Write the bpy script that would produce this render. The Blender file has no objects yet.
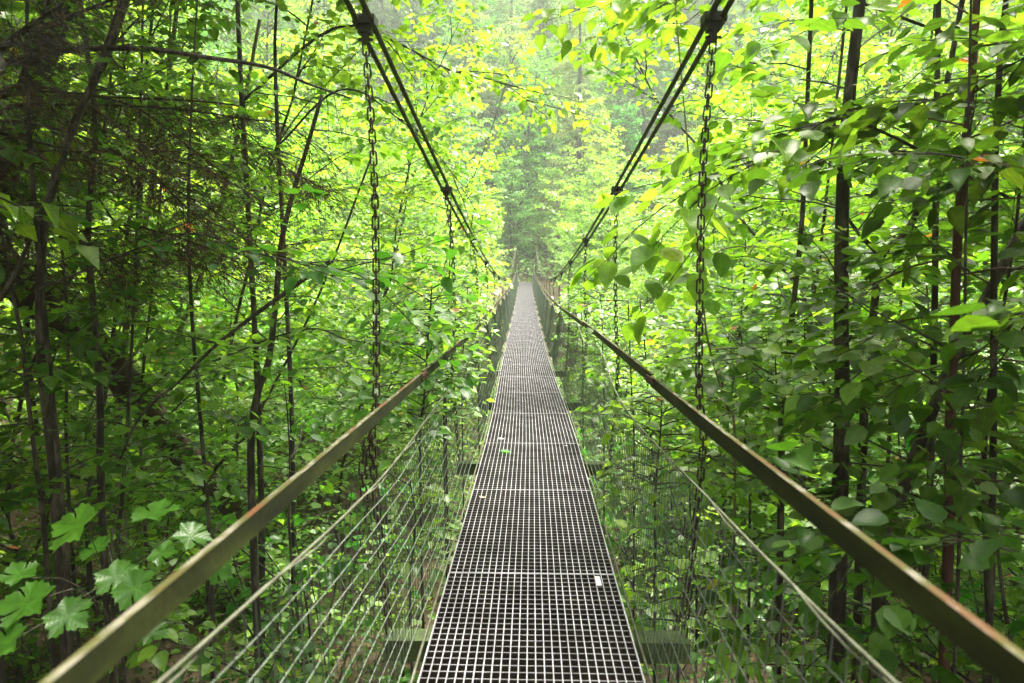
import bpy, math
import numpy as np
from mathutils import Vector, Euler

R = math.radians
C = bpy.context.scene.collection
rng = np.random.default_rng(11)

# ------------------------------------------------------------------ camera
CAM = np.array([0.0, 0.0, 1.4]); PITCH = R(4.65); YAW = R(1.09); F = 683.0
cd = bpy.data.cameras.new('camera'); cam = bpy.data.objects.new('camera', cd); C.objects.link(cam)
cam.location = CAM; cam.rotation_euler = (R(90) - PITCH, 0, YAW)
cd.sensor_width = 36; cd.lens = 36 * F / 1024; cd.clip_start = 0.05; cd.clip_end = 1000
cd.dof.use_dof = True; cd.dof.focus_distance = 5.0; cd.dof.aperture_fstop = 3.2
bpy.context.scene.camera = cam
RM = np.array(Euler((R(90) - PITCH, 0, YAW)).to_matrix())

def at(px, py, Y):
    """survey point: where the sight line of a photo pixel crosses depth Y"""
    d = RM @ np.array([(px - 512) / F, -(py - 341.5) / F, -1.0])
    return CAM + d * (Y / d[1])

# ------------------------------------------------------------------ materials
def nm(name):
    m = bpy.data.materials.new(name); m.use_nodes = True
    nt = m.node_tree; nt.nodes.clear()
    return m, nt, nt.nodes, nt.links
def ramp(N, stops):
    r = N.new('ShaderNodeValToRGB'); e = r.color_ramp.elements
    while len(e) < len(stops): e.new(0.5)
    for k, (p, c) in zip(range(len(stops)), stops):
        e[k].position = p; e[k].color = (*c, 1)
    return r
def leaf_mat(name, stops, trans=0.52, gloss=0.08, rough=0.42, tmul=(2.25, 2.2, 1.1), veins=True):
    m, nt, N, L = nm(name)
    at_ = N.new('ShaderNodeAttribute'); at_.attribute_name = 'tint'
    oi = N.new('ShaderNodeObjectInfo')
    rp = ramp(N, stops)
    L.new(at_.outputs['Fac'], rp.inputs[0])
    hs = N.new('ShaderNodeHueSaturation')
    mh = N.new('ShaderNodeMapRange'); mh.inputs[3].default_value = 0.482; mh.inputs[4].default_value = 0.512
    mv = N.new('ShaderNodeMapRange'); mv.inputs[3].default_value = 0.8; mv.inputs[4].default_value = 1.25
    ml = N.new('ShaderNodeMath'); ml.operation = 'MULTIPLY'; ml.inputs[1].default_value = 7.31
    fr = N.new('ShaderNodeMath'); fr.operation = 'FRACT'
    L.new(oi.outputs['Random'], mh.inputs[0]); L.new(oi.outputs['Random'], ml.inputs[0]); L.new(ml.outputs[0], fr.inputs[0]); L.new(fr.outputs[0], mv.inputs[0])
    L.new(mh.outputs[0], hs.inputs['Hue']); L.new(mv.outputs[0], hs.inputs['Value']); L.new(rp.outputs[0], hs.inputs['Color'])
    # veins and blotches
    tc = N.new('ShaderNodeTexCoord'); no = N.new('ShaderNodeTexNoise'); no.inputs['Scale'].default_value = 34; no.inputs['Detail'].default_value = 2
    L.new(tc.outputs['Object'], no.inputs[0])
    mr = N.new('ShaderNodeMapRange'); mr.inputs[1].default_value = .3; mr.inputs[2].default_value = .7; mr.inputs[3].default_value = .78; mr.inputs[4].default_value = 1.15
    L.new(no.outputs[0], mr.inputs[0])
    vm = N.new('ShaderNodeVectorMath'); vm.operation = 'SCALE'; L.new(hs.outputs[0], vm.inputs[0]); L.new(mr.outputs[0], vm.inputs['Scale'])
    # midrib and side veins drawn in the leaf's own outline coordinates
    ab = N.new('ShaderNodeAttribute'); ab.attribute_name = 'blade'; sx = N.new('ShaderNodeSeparateXYZ'); L.new(ab.outputs['Vector'], sx.inputs[0])
    def mth(op, a_, b_=None):
        q = N.new('ShaderNodeMath'); q.operation = op
        for k_, v_ in enumerate((a_, b_)):
            if v_ is None: continue
            if isinstance(v_, (int, float)): q.inputs[k_].default_value = v_
            else: L.new(v_, q.inputs[k_])
        return q.outputs[0]
    axx = mth('ABSOLUTE', sx.outputs[0]); vv = mth('SINE', mth('MULTIPLY', mth('SUBTRACT', sx.outputs[1], mth('MULTIPLY', axx, .75)), 44)); side_v = mth('MULTIPLY', mth('GREATER_THAN', vv, .88), .10)
    rib = mth('MULTIPLY', mth('LESS_THAN', axx, .018), .30); ve = mth('MULTIPLY', mth('ADD', side_v, rib), sx.outputs[2]); fac_ = mth('MULTIPLY', mth('ADD', ve, 1.0), mr.outputs[0]); L.new(fac_, vm.inputs['Scale'])
    bu = N.new('ShaderNodeBump'); bu.inputs['Strength'].default_value = .07; bu.inputs['Distance'].default_value = .003; L.new(mth('MULTIPLY', vv, sx.outputs[2]), bu.inputs['Height'])
    vt = N.new('ShaderNodeVectorMath'); vt.operation = 'MULTIPLY'; vt.inputs[1].default_value = tmul
    L.new(vm.outputs[0], vt.inputs[0])
    df = N.new('ShaderNodeBsdfDiffuse'); tr = N.new('ShaderNodeBsdfTranslucent'); gl = N.new('ShaderNodeBsdfGlossy')
    gl.inputs['Roughness'].default_value = rough; gl.inputs['Color'].default_value = (1, 1, .93, 1)
    L.new(vm.outputs[0], df.inputs[0]); L.new(vt.outputs[0], tr.inputs[0])
    if veins: L.new(bu.outputs[0], gl.inputs['Normal']); L.new(bu.outputs[0], df.inputs['Normal'])
    m1 = N.new('ShaderNodeMixShader'); m1.inputs[0].default_value = trans
    L.new(df.outputs[0], m1.inputs[1]); L.new(tr.outputs[0], m1.inputs[2])
    fz = N.new('ShaderNodeLayerWeight'); fz.inputs[0].default_value = .5
    pw = N.new('ShaderNodeMath'); pw.operation = 'POWER'; pw.inputs[1].default_value = 3.5; L.new(fz.outputs['Facing'], pw.inputs[0])
    ma = N.new('ShaderNodeMath'); ma.operation = 'MULTIPLY_ADD'; ma.inputs[1].default_value = gloss * 1.45; ma.inputs[2].default_value = gloss * .3
    L.new(pw.outputs[0], ma.inputs[0])
    m2 = N.new('ShaderNodeMixShader'); L.new(ma.outputs[0], m2.inputs[0]); L.new(m1.outputs[0], m2.inputs[1]); L.new(gl.outputs[0], m2.inputs[2])
    o = N.new('ShaderNodeOutputMaterial'); L.new(m2.outputs[0], o.inputs[0])
    return m
def solid_mat(name, stops, scale=6, rough=.7, metal=0, bump=.3, detail=6, stretch=(1, 1, 1), spec=.4):
    m, nt, N, L = nm(name)
    tc = N.new('ShaderNodeTexCoord'); mp = N.new('ShaderNodeMapping'); mp.inputs['Scale'].default_value = stretch
    L.new(tc.outputs['Object'], mp.inputs[0])
    no = N.new('ShaderNodeTexNoise'); no.inputs['Scale'].default_value = scale; no.inputs['Detail'].default_value = detail; no.inputs['Roughness'].default_value = .62
    L.new(mp.outputs[0], no.inputs[0])
    rp = ramp(N, stops); L.new(no.outputs[0], rp.inputs[0])
    p = N.new('ShaderNodeBsdfPrincipled'); p.inputs['Roughness'].default_value = rough; p.inputs['Metallic'].default_value = metal
    p.inputs['Specular IOR Level'].default_value = spec
    L.new(rp.outputs[0], p.inputs['Base Color'])
    n2 = N.new('ShaderNodeTexNoise'); n2.inputs['Scale'].default_value = scale * 5; n2.inputs['Detail'].default_value = 4; L.new(mp.outputs[0], n2.inputs[0])
    b = N.new('ShaderNodeBump'); b.inputs['Strength'].default_value = bump; b.inputs['Distance'].default_value = .01
    L.new(n2.outputs[0], b.inputs['Height']); L.new(b.outputs[0], p.inputs['Normal'])
    o = N.new('ShaderNodeOutputMaterial'); L.new(p.outputs[0], o.inputs[0])
    return m

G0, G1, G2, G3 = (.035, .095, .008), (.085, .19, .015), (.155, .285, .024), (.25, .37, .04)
M = {}
M['lime'] = leaf_mat('lime_leaf', [(0, G0), (.3, G1), (.7, G2), (.955, G3), (.98, (.42, .34, .02)), (1, (.45, .14, .02))])
M['pale'] = leaf_mat('pale_leaf', [(0, (.05, .15, .02)), (.4, (.11, .25, .035)), (.9, (.20, .35, .06)), (.97, (.34, .34, .03)), (1, (.45, .2, .03))], gloss=.12)
M['maple'] = leaf_mat('maple_leaf', [(0, (.03, .13, .012)), (.6, (.05, .18, .016)), (1, (.08, .24, .02))], gloss=.07, rough=.35)
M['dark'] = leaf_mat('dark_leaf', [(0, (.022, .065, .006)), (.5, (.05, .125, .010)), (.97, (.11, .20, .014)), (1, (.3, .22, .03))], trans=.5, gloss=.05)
M['needle'] = leaf_mat('spruce_needle', [(0, (.04, .09, .03)), (.6, (.085, .16, .05)), (1, (.15, .21, .06))], trans=.2, gloss=.04, rough=.6, tmul=(1.3, 1.4, 1))
M['needle_pale'] = leaf_mat('pale_spruce_needle', [(0, (.15, .23, .07)), (.6, (.26, .36, .10)), (1, (.36, .44, .13))], trans=.3, gloss=.04, rough=.6, tmul=(1.3, 1.4, 1))
M['dry'] = leaf_mat('dry_twig', [(0, (.05, .036, .02)), (.5, (.11, .078, .042)), (.8, (.16, .115, .055)), (1, (.07, .11, .03))], trans=.15, gloss=.02, rough=.7, tmul=(1.2, 1, .8))
M['bark'] = solid_mat('dark_bark', [(.3, (.010, .008, .006)), (.5, (.035, .027, .018)), (.62, (.10, .085, .06)), (.75, (.035, .05, .015))], 16, .85, stretch=(1, 1, .35))
M['redbark'] = solid_mat('reddish_bark', [(.3, (.03, .014, .009)), (.55, (.085, .035, .02)), (.75, (.09, .06, .03))], 9, .8, stretch=(1, 1, .35))
M['palebark'] = solid_mat('pale_bark', [(.3, (.09, .065, .04)), (.55, (.22, .17, .11)), (.75, (.32, .27, .20))], 9, .8, stretch=(1, 1, .35))
M['log'] = solid_mat('mossy_log_bark', [(.3, (.022, .014, .009)), (.5, (.06, .036, .024)), (.65, (.10, .065, .042)), (.8, (.05, .09, .02))], 5, .9, bump=.8, stretch=(1, .4, 1))
M['ground'] = solid_mat('forest_floor', [(.25, (.02, .013, .007)), (.45, (.055, .034, .017)), (.58, (.085, .06, .03)), (.68, (.035, .07, .012)), (.85, (.05, .11, .016))], 1.6, .95, bump=1, detail=12)
M['steel'] = solid_mat('galvanised_steel', [(.3, (.20, .185, .20)), (.7, (.40, .375, .40))], 5, .40, .6, .08, spec=.5)
def grating_mat():
    # bars pale along the top edge, dark brown below it
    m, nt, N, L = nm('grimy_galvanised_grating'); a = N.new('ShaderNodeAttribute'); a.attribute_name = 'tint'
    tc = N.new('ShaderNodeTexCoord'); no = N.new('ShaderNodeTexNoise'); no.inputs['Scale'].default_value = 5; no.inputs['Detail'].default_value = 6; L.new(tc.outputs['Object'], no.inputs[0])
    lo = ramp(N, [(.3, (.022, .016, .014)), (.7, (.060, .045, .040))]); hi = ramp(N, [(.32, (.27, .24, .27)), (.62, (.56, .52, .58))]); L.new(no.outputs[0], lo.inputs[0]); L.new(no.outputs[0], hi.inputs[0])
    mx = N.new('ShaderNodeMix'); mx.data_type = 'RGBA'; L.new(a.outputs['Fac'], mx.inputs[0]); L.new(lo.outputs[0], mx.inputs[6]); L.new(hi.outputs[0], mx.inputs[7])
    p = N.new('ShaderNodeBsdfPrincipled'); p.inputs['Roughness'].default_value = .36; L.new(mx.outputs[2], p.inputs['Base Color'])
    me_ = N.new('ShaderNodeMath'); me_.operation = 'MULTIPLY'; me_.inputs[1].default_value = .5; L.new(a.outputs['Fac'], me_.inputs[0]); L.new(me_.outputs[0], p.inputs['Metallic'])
    o = N.new('ShaderNodeOutputMaterial'); L.new(p.outputs[0], o.inputs[0]); return m
M['steel'] = grating_mat()
M['wire'] = solid_mat('fence_wire', [(.3, (.05, .06, .042)), (.7, (.15, .18, .14))], 4, .6, .1, .05)
M['rope'] = solid_mat('weathered_cable', [(.3, (.06, .062, .035)), (.7, (.17, .175, .12))], 12, .6, .3, .2)
M['cable'] = solid_mat('mossy_cable', [(.3, (.030, .032, .016)), (.6, (.055, .065, .022)), (.8, (.09, .11, .03))], 14, .7, .2, .5)
M['iron'] = solid_mat('rusty_chain_iron', [(.3, (.022, .017, .012)), (.6, (.06, .04, .026)), (.8, (.10, .07, .05))], 30, .55, .6, .4)
M['clamp'] = solid_mat('dark_clamp_iron', [(.3, (.012, .013, .008)), (.7, (.035, .04, .018))], 18, .6, .4, .3)
M['beam'] = solid_mat('mossy_beam_steel', [(.3, (.02, .025, .014)), (.5, (.05, .075, .02)), (.7, (.08, .13, .03))], 9, .85, 0, .6)
M['rust'] = solid_mat('rusted_post_steel', [(.3, (.05, .025, .014)), (.7, (.14, .06, .03))], 9, .8, .2, .4)
M['white'] = solid_mat('pale_card', [(.3, (.62, .60, .66)), (.7, (.75, .73, .78))], 20, .6, 0, .05)
M['leafpink'] = solid_mat('withered_leaf', [(.3, (.42, .24, .18)), (.7, (.60, .42, .34))], 20, .7, 0, .2)
def rail_mat():
    # painted angle iron: algae green on the upright leg, worn bare and rusty along the top leg
    m, nt, N, L = nm('worn_mossy_rail')
    tc = N.new('ShaderNodeTexCoord'); mp = N.new('ShaderNodeMapping'); mp.inputs['Scale'].default_value = (1, .3, 1); L.new(tc.outputs['Object'], mp.inputs[0])
    no = N.new('ShaderNodeTexNoise'); no.inputs['Scale'].default_value = 16; no.inputs['Detail'].default_value = 8; L.new(mp.outputs[0], no.inputs[0])
    a = N.new('ShaderNodeAttribute'); a.attribute_name = 'tint'
    side = ramp(N, [(.3, (.010, .013, .003)), (.5, (.023, .028, .005)), (.7, (.042, .052, .009))])
    top = ramp(N, [(.34, (.08, .03, .009)), (.43, (.045, .048, .009)), (.49, (.15, .135, .10)), (.54, (.05, .052, .010)), (.62, (.075, .034, .010)), (.70, (.20, .18, .15))])
    L.new(no.outputs[0], side.inputs[0]); L.new(no.outputs[0], top.inputs[0])
    mx = N.new('ShaderNodeMix'); mx.data_type = 'RGBA'; L.new(a.outputs['Fac'], mx.inputs[0]); L.new(side.outputs[0], mx.inputs[6]); L.new(top.outputs[0], mx.inputs[7])
    p = N.new('ShaderNodeBsdfPrincipled'); p.inputs['Roughness'].default_value = .8; p.inputs['Specular IOR Level'].default_value = .2; L.new(mx.outputs[2], p.inputs['Base Color'])
    b = N.new('ShaderNodeBump'); b.inputs['Strength'].default_value = .35; b.inputs['Distance'].default_value = .004
    n2 = N.new('ShaderNodeTexNoise'); n2.inputs['Scale'].default_value = 60; L.new(tc.outputs['Object'], n2.inputs[0]); L.new(n2.outputs[0], b.inputs['Height']); L.new(b.outputs[0], p.inputs['Normal'])
    o = N.new('ShaderNodeOutputMaterial'); L.new(p.outputs[0], o.inputs[0])
    return m
M['rail'] = rail_mat()

# ------------------------------------------------------------------ mesh builder
class MB:
    def __init__(s): s.v = []; s.f = {3: [], 4: []}; s.t = []; s.u = []; s.n = 0
    def add(s, v, faces, tint=None, luv=None):
        v = np.asarray(v, float).reshape(-1, 3); s.v.append(v)
        for f in faces:
            f = np.asarray(f, int)
            if f.size: s.f[f.shape[1]].append(f + s.n)
        s.t.append(np.zeros(len(v)) if tint is None else np.broadcast_to(tint, (len(v),)).astype(float))
        s.u.append(np.zeros((len(v), 3)) if luv is None else luv); s.n += len(v)
    def build(s, name, mat, parent=None, smooth=False):
        me = bpy.data.meshes.new(name)
        v = np.concatenate(s.v); t = np.concatenate(s.t)
        q = np.concatenate(s.f[4]) if s.f[4] else np.zeros((0, 4), int)
        r = np.concatenate(s.f[3]) if s.f[3] else np.zeros((0, 3), int)
        me.vertices.add(len(v)); me.vertices.foreach_set('co', v.ravel())
        lp = np.concatenate([q.ravel(), r.ravel()]); me.loops.add(len(lp)); me.loops.foreach_set('vertex_index', lp)
        ls = np.concatenate([np.arange(len(q)) * 4, len(q) * 4 + np.arange(len(r)) * 3])
        me.polygons.add(len(ls)); me.polygons.foreach_set('loop_start', ls)
        me.polygons.foreach_set('use_smooth', np.full(len(ls), smooth))
        a = me.attributes.new('tint', 'FLOAT', 'POINT'); a.data.foreach_set('value', t)
        if any(x.any() for x in s.u[:3] + s.u[-1:]):
            a = me.attributes.new('blade', 'FLOAT_VECTOR', 'POINT'); a.data.foreach_set('vector', np.concatenate(s.u).ravel())
        me.update(calc_edges=True); me.validate()
        me.materials.append(mat)
        o = bpy.data.objects.new(name, me); C.objects.link(o); o.parent = parent
        return o

def merge(a, b):
    off = a.n; a.v += b.v; a.t += b.t; a.u += b.u; a.n += b.n
    for k_ in (3, 4): a.f[k_] += [f_ + off for f_ in b.f[k_]]
def unit(v): v = np.asarray(v, float); return v / (np.linalg.norm(v, axis=-1, keepdims=True) + 1e-9)
def box(mb, c, s, rot=None, tint=None):
    c = np.asarray(c, float); s = np.asarray(s, float) / 2
    v = np.array([[x, y, z] for x in (-1, 1) for y in (-1, 1) for z in (-1, 1)]) * s
    if rot is not None: v = v @ rot.T
    mb.add(v + c, [[[0, 1, 3, 2], [4, 6, 7, 5], [0, 4, 5, 1], [2, 3, 7, 6], [0, 2, 6, 4], [1, 5, 7, 3]]], tint)
def boxes(mb, cs, s):
    for c in cs: box(mb, c, s)
def tube(mb, pts, rad, sides=5, caps=True, tint=None):
    pts = np.asarray(pts, float); n = len(pts); rad = np.broadcast_to(rad, (n,))
    T = unit(np.gradient(pts, axis=0))
    ref = np.array([0, 0, 1.]) if abs(T[:, 2]).mean() < .8 else np.array([1., 0, 0])
    U = unit(np.cross(T, ref)); W = np.cross(T, U)
    a = np.arange(sides) * 2 * math.pi / sides
    v = pts[:, None] + rad[:, None, None] * (np.cos(a)[None, :, None] * U[:, None] + np.sin(a)[None, :, None] * W[:, None])
    i = np.arange(n - 1)[:, None] * sides; j = np.arange(sides)[None]; k = (j + 1) % sides
    f = np.stack([i + j, i + k, i + sides + k, i + sides + j], -1).reshape(-1, 4)
    fs = [f]
    v = v.reshape(-1, 3)
    if caps:
        v = np.vstack([v, pts[0], pts[-1]]); b = n * sides
        t1 = np.stack([np.full(sides, b), (np.arange(sides) + 1) % sides, np.arange(sides)], -1)
        t2 = np.stack([np.full(sides, b + 1), (n - 1) * sides + np.arange(sides), (n - 1) * sides + (np.arange(sides) + 1) % sides], -1)
        fs.append(np.vstack([t1, t2]))
    mb.add(v, fs, tint)
def smooth_line(pts, n):
    """Catmull-Rom through survey points"""
    p = np.asarray(pts, float); p = np.vstack([2 * p[0] - p[1], p, 2 * p[-1] - p[-2]])
    m = len(p) - 3; out = []
    for u in np.linspace(0, m - 1e-6, n):
        i = int(u); t = u - i; a, b, c, d = p[i:i + 4]
        out.append(.5 * ((2 * b) + (-a + c) * t + (2 * a - 5 * b + 4 * c - d) * t * t + (-a + 3 * b - 3 * c + d) * t ** 3))
    return np.array(out)
def walk(g, start, d, length, n, wob, bend=0.0):
    """a wandering stem or branch"""
    p = np.array(start, float); d = unit(d); out = [p.copy()]; s = length / (n - 1)
    for _ in range(n - 1):
        d = unit(d + g.normal(0, wob, 3) + np.array([0, 0, bend / (n - 1)])); p = p + d * s; out.append(p.copy())
    return np.array(out)

# leaf outlines: x across, y along, z off the blade
LIME = (np.array([[0, 0, 0], [0, .25, -.05], [0, .55, -.07], [0, .82, -.07], [0, 1.08, -.12],
                  [.34, .10, .02], [.47, .42, .02], [.30, .76, -.02], [-.34, .10, .02], [-.47, .42, .02], [-.30, .76, -.02]]),
        [np.array([[1, 5, 6, 2], [2, 6, 7, 3], [1, 2, 9, 8], [2, 3, 10, 9]]), np.array([[0, 5, 1], [3, 7, 4], [0, 1, 8], [3, 4, 10]])])
SIMPLE = (np.array([[0, 0, 0], [.42, .40, .04], [0, 1, -.08], [-.42, .40, .04], [0, .45, -.05]]),
          [np.array([[0, 1, 4], [1, 2, 4], [2, 3, 4], [3, 0, 4]])])
BLADE = (np.array([[0, 0, 0], [.10, .35, 0], [0, 1, -.05], [-.10, .35, 0]]), [np.array([[0, 1, 2, 3]])])
mo = [(0, 0), (.16, -.07), (.30, -.10), (.46, -.13), (.43, .0), (.54, .05), (.52, .16), (.66, .24), (.60, .33), (.80, .50), (.70, .54), (.71, .68), (.56, .64), (.50, .72), (.36, .58), (.38, .78), (.30, .82), (.27, .94), (.15, .90), (.10, 1.02), (0, 1.15)]
ml_ = [(x, y) for x, y in mo] + [(-x, y) for x, y in mo[-2:0:-1]]
MAPLE = (np.array([[0, .38, -.05]] + [[x, y, .05 * abs(x) * math.sin(9 * y)] for x, y in ml_]),
         [np.array([[0, 1 + k, 1 + (k + 1) % len(ml_)] for k in range(len(ml_))])])

def put_leaves(mb, shape, pos, d, nrm, size, tint):
    d = unit(d); s = unit(np.cross(d, nrm)); n = np.cross(s, d)
    tv, tf = shape; k = len(tv); N_ = len(pos)
    sz = size[:, None, None]
    rs = np.random.default_rng(N_ + 5); cup = rs.uniform(-.8, 4.2, N_); wd = rs.uniform(.78, 1.12, N_)[:, None, None]
    v = pos[:, None] + sz * (wd * tv[None, :, 0:1] * s[:, None] + tv[None, :, 1:2] * d[:, None] + tv[None, :, 2:3] * n[:, None] * cup[:, None, None])
    fs = [(f[None] + (np.arange(N_) * k)[:, None, None]).reshape(-1, f.shape[1]) for f in tf]
    mb.add(v.reshape(-1, 3), fs, np.repeat(tint, k), np.tile(np.c_[tv[:, 0], tv[:, 1], np.ones(k)], (N_, 1)))

def spray(g, wood, crown, line, r0, leaf, shape, twig_len, dens=1.0, droop=.18, start=.2, flat=.26, twigs=True):
    """a leafy branch: side twigs in a flat fan, leaves alternating along them"""
    line = np.asarray(line); n = len(line)
    seg = np.linalg.norm(np.diff(line, axis=0), axis=1); cum = np.r_[0, np.cumsum(seg)]; L_ = cum[-1]
    if twigs: tube(wood, line, np.linspace(r0, max(r0 * .2, .0018), n), 5 if r0 > .006 else 3, caps=False)
    nt = max(2, int(L_ * (1 - start) / .11 * dens)); P_, D_, S_ = [], [], []
    for i in range(nt):
        t = start + (1 - start) * (i + g.random()) / nt
        l = t * L_; k = min(n - 2, np.searchsorted(cum, l) - 1); k = max(k, 0)
        p = line[k] + (line[k + 1] - line[k]) * ((l - cum[k]) / (seg[k] + 1e-9)); T = unit(line[k + 1] - line[k])
        side = unit(np.cross(T, [0, 0, 1]) + 1e-6) * (1 if i % 2 else -1)
        a = g.uniform(.6, 1.1); d = unit(T * math.cos(a) + side * math.sin(a) + np.array([0, 0, g.normal(.05, flat * .6)]))
        tl = twig_len * g.uniform(.5, 1.2) * (1.15 - .6 * t)
        tw = walk(g, p, d, tl, 4, .12, -droop)
        if twigs: tube(wood, tw, np.linspace(max(r0 * .25, .002), .0012, 4), 3, caps=False)
        nl = max(2, int(tl / (leaf * .62)))
        u = (np.arange(nl) + g.random(nl)) / nl * 3; kk = np.minimum(u.astype(int), 2)
        pp = tw[kk] + (tw[kk + 1] - tw[kk]) * (u - kk)[:, None]; dd = unit(tw[kk + 1] - tw[kk])
        ss = unit(np.cross(dd, [0, 0, 1]) + 1e-6) * np.where(np.arange(nl) % 2, 1, -1)[:, None]
        al = g.uniform(.5, 1.2, nl)[:, None]
        D_.append(dd * np.cos(al) + ss * np.sin(al)); P_.append(pp + ss * leaf * .15)
        P_.append(tw[-1:]); D_.append(unit(tw[-1:] - tw[-2:-1]))
    P_ = np.concatenate(P_); D_ = np.concatenate(D_); m = len(P_)
    D_ = unit(D_ + np.c_[np.zeros((m, 2)), g.normal(-droop, .25, m)])
    nr = unit(np.c_[g.normal(0, flat, (m, 2)), np.ones(m)])
    P_ = P_ + g.normal(0, leaf * .25, (m, 3))
    put_leaves(crown, shape, P_, D_, nr, leaf * g.uniform(.42, 1.25, m), np.clip(g.beta(2, 2, m) * .95 + (g.random(m) < .004) * .5, 0, .96 if leaf > .1 else 1))

def empty(name, loc, label=None, cat=None, group=None):
    o = bpy.data.objects.new(name, None); C.objects.link(o); o.location = loc; o.empty_display_size = .2
    if label: o['label'] = label
    if cat: o['category'] = cat
    if group: o['group'] = group
    return o
def tag(o, label, cat, group=None, kind=None):
    o['label'] = label; o['category'] = cat
    if group: o['group'] = group
    if kind: o['kind'] = kind
def copy_tree(root, loc, rz, sc, label, group, cat=None, name=None):
    r = root.copy(); C.objects.link(r); r.location = loc; r.rotation_euler = (rng.normal(0, .03), rng.normal(0, .03), rz); r.scale = (sc, sc, sc)
    r['label'] = label; r['group'] = group
    if cat: r['category'] = cat
    if name: r.name = name
    for ch in root.children:
        c = ch.copy(); C.objects.link(c); c.parent = r
    return r

# ------------------------------------------------------------------ terrain
def ground_z(x, y):
    x = np.asarray(x, float); y = np.asarray(y, float)
    t = np.clip(y / 46, 0, 1); z = -1.25 - 2.7 * np.sin(math.pi * np.clip(t * 1.15, 0, 1)) ** .8 * (1 - .25 * t) + 2.8 * np.clip((t - .62) / .38, 0, 1) ** 1.4
    z = z + .42 * np.clip(y - 46.6, 0, 30) + .62 * np.clip(y - 60, 0, 200)
    z = z + np.clip(-y - 1.5, 0, 30) * .12
    z = z + np.clip(-x - 2.2, 0, 9) * .10 + .52 * np.clip(np.abs(x) - 13, 0, 200)
    z = z + .16 * np.sin(x * .9 + 1) * np.cos(y * .7) + .09 * np.sin(x * 2.3 + y * 1.7) + .05 * np.sin(x * 5.1 - y * 4.3) + .35 * np.sin(x * .21 + y * .13)
    return z
def axis(a, b, fine_a, fine_b, f, c):
    return np.unique(np.r_[np.arange(a, fine_a, c), np.arange(fine_a, fine_b, f), np.arange(fine_b, b + c, c)])
xs = axis(-110, 110, -12, 12, .3, 2.5); ys = axis(-40, 170, -3, 25, .3, 2.0)
X, Y_ = np.meshgrid(xs, ys); mb = MB()
Z = ground_z(X, Y_) + rng.normal(0, .025, X.shape)
ii = np.arange(len(ys) - 1)[:, None] * len(xs) + np.arange(len(xs) - 1)[None]
mb.add(np.stack([X, Y_, Z], -1), [np.stack([ii, ii + 1, ii + len(xs) + 1, ii + len(xs)], -1).reshape(-1, 4)])
g_ = mb.build('ground', M['ground'], smooth=True); g_['kind'] = 'structure'

# ground cover: low herbs and litter
g = np.random.default_rng(3); mb = MB()
n = 70000
gy = g.uniform(-1.5, 7, n) + g.gamma(1.3, 7, n); gx = g.normal(0, 1, n) * (2.5 + .42 * np.abs(gy)); gx = gx[(gy < 60)]; gy = gy[gy < 60]
patch = np.sin(gx * 1.3 + 2) * np.cos(gy * 1.1) + .6 * np.sin(gx * 3.1 - gy * 2.2) + g.normal(0, .5, len(gx))
k = patch > -.25; gx, gy = gx[k], gy[k]; m = len(gx)
hh = np.abs(g.normal(0, .16, m)) + .02
P_ = np.c_[gx, gy, ground_z(gx, gy) + hh]; D_ = np.c_[g.normal(0, 1, (m, 2)), g.normal(-.15, .35, m)]
put_leaves(mb, SIMPLE, P_, D_, unit(np.c_[g.normal(0, .35, (m, 2)), np.ones(m)]), g.uniform(.03, .085, m) * (1 + np.clip(gy, 0, 60) * .02), g.beta(2, 2, m) * .95)
gc = mb.build('ground_cover', M['dark']); gc['kind'] = 'stuff'; gc['label'] = 'low green herbs covering the forest floor of the ravine'; gc['category'] = 'ground cover'
mb = MB(); n = 26000
gx = g.normal(0, 1, n) * 7; gy = g.uniform(-1, 26, n)
put_leaves(mb, SIMPLE, np.c_[gx, gy, ground_z(gx, gy) + .02 + g.random(n) * .03], np.c_[g.normal(0, 1, (n, 2)), g.normal(0, .2, n)], unit(np.c_[g.normal(0, .4, (n, 2)), np.ones(n)]), g.uniform(.04, .10, n), g.random(n) * .8)
gc = mb.build('leaf_litter', M['dry']); gc['kind'] = 'stuff'; gc['label'] = 'brown dead leaves littering the forest floor'; gc['category'] = 'leaf litter'

mb = MB(); n = 60000; gy = g.uniform(46.8, 95, n); gx = g.uniform(-1, 1, n) * (gy * .6); hh = np.abs(g.normal(0, .5, n))
put_leaves(mb, SIMPLE, np.c_[gx, gy, ground_z(gx, gy) + hh], np.c_[g.normal(0, 1, (n, 2)), g.normal(-.2, .3, n)], unit(np.c_[g.normal(0, .4, n), g.normal(-.4, .4, n), np.ones(n)]), g.uniform(.15, .4, n), g.beta(2, 2, n) * .95)
gc = mb.build('undergrowth', M['pale']); gc['kind'] = 'stuff'; gc['label'] = 'pale green undergrowth covering the far hillside'; gc['category'] = 'undergrowth'

# ------------------------------------------------------------------ the footbridge
Y0, Y1 = -2.16, 46.0; CX = .01
def deck_z(y): return .00078 * np.clip(y, 0, None) ** 2
def deck_x(y): return .012 + .05 * np.exp(-((np.asarray(y, float) - 6.5) / 3.5) ** 2)
bridge = empty('suspension_footbridge', (0, Y0, -.1), 'long narrow suspension footbridge with steel grating deck, hanger chains and wire mesh sides', 'footbridge')
LO = np.array([0, Y0, -.1])
def bb(mb, name, mat, smooth=False, parent=None):
    o = mb.build(name, mat, bridge if parent is None else parent, smooth)
    if parent is None: o.location = -LO
    return o
W = .80; PL = 1.34
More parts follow.
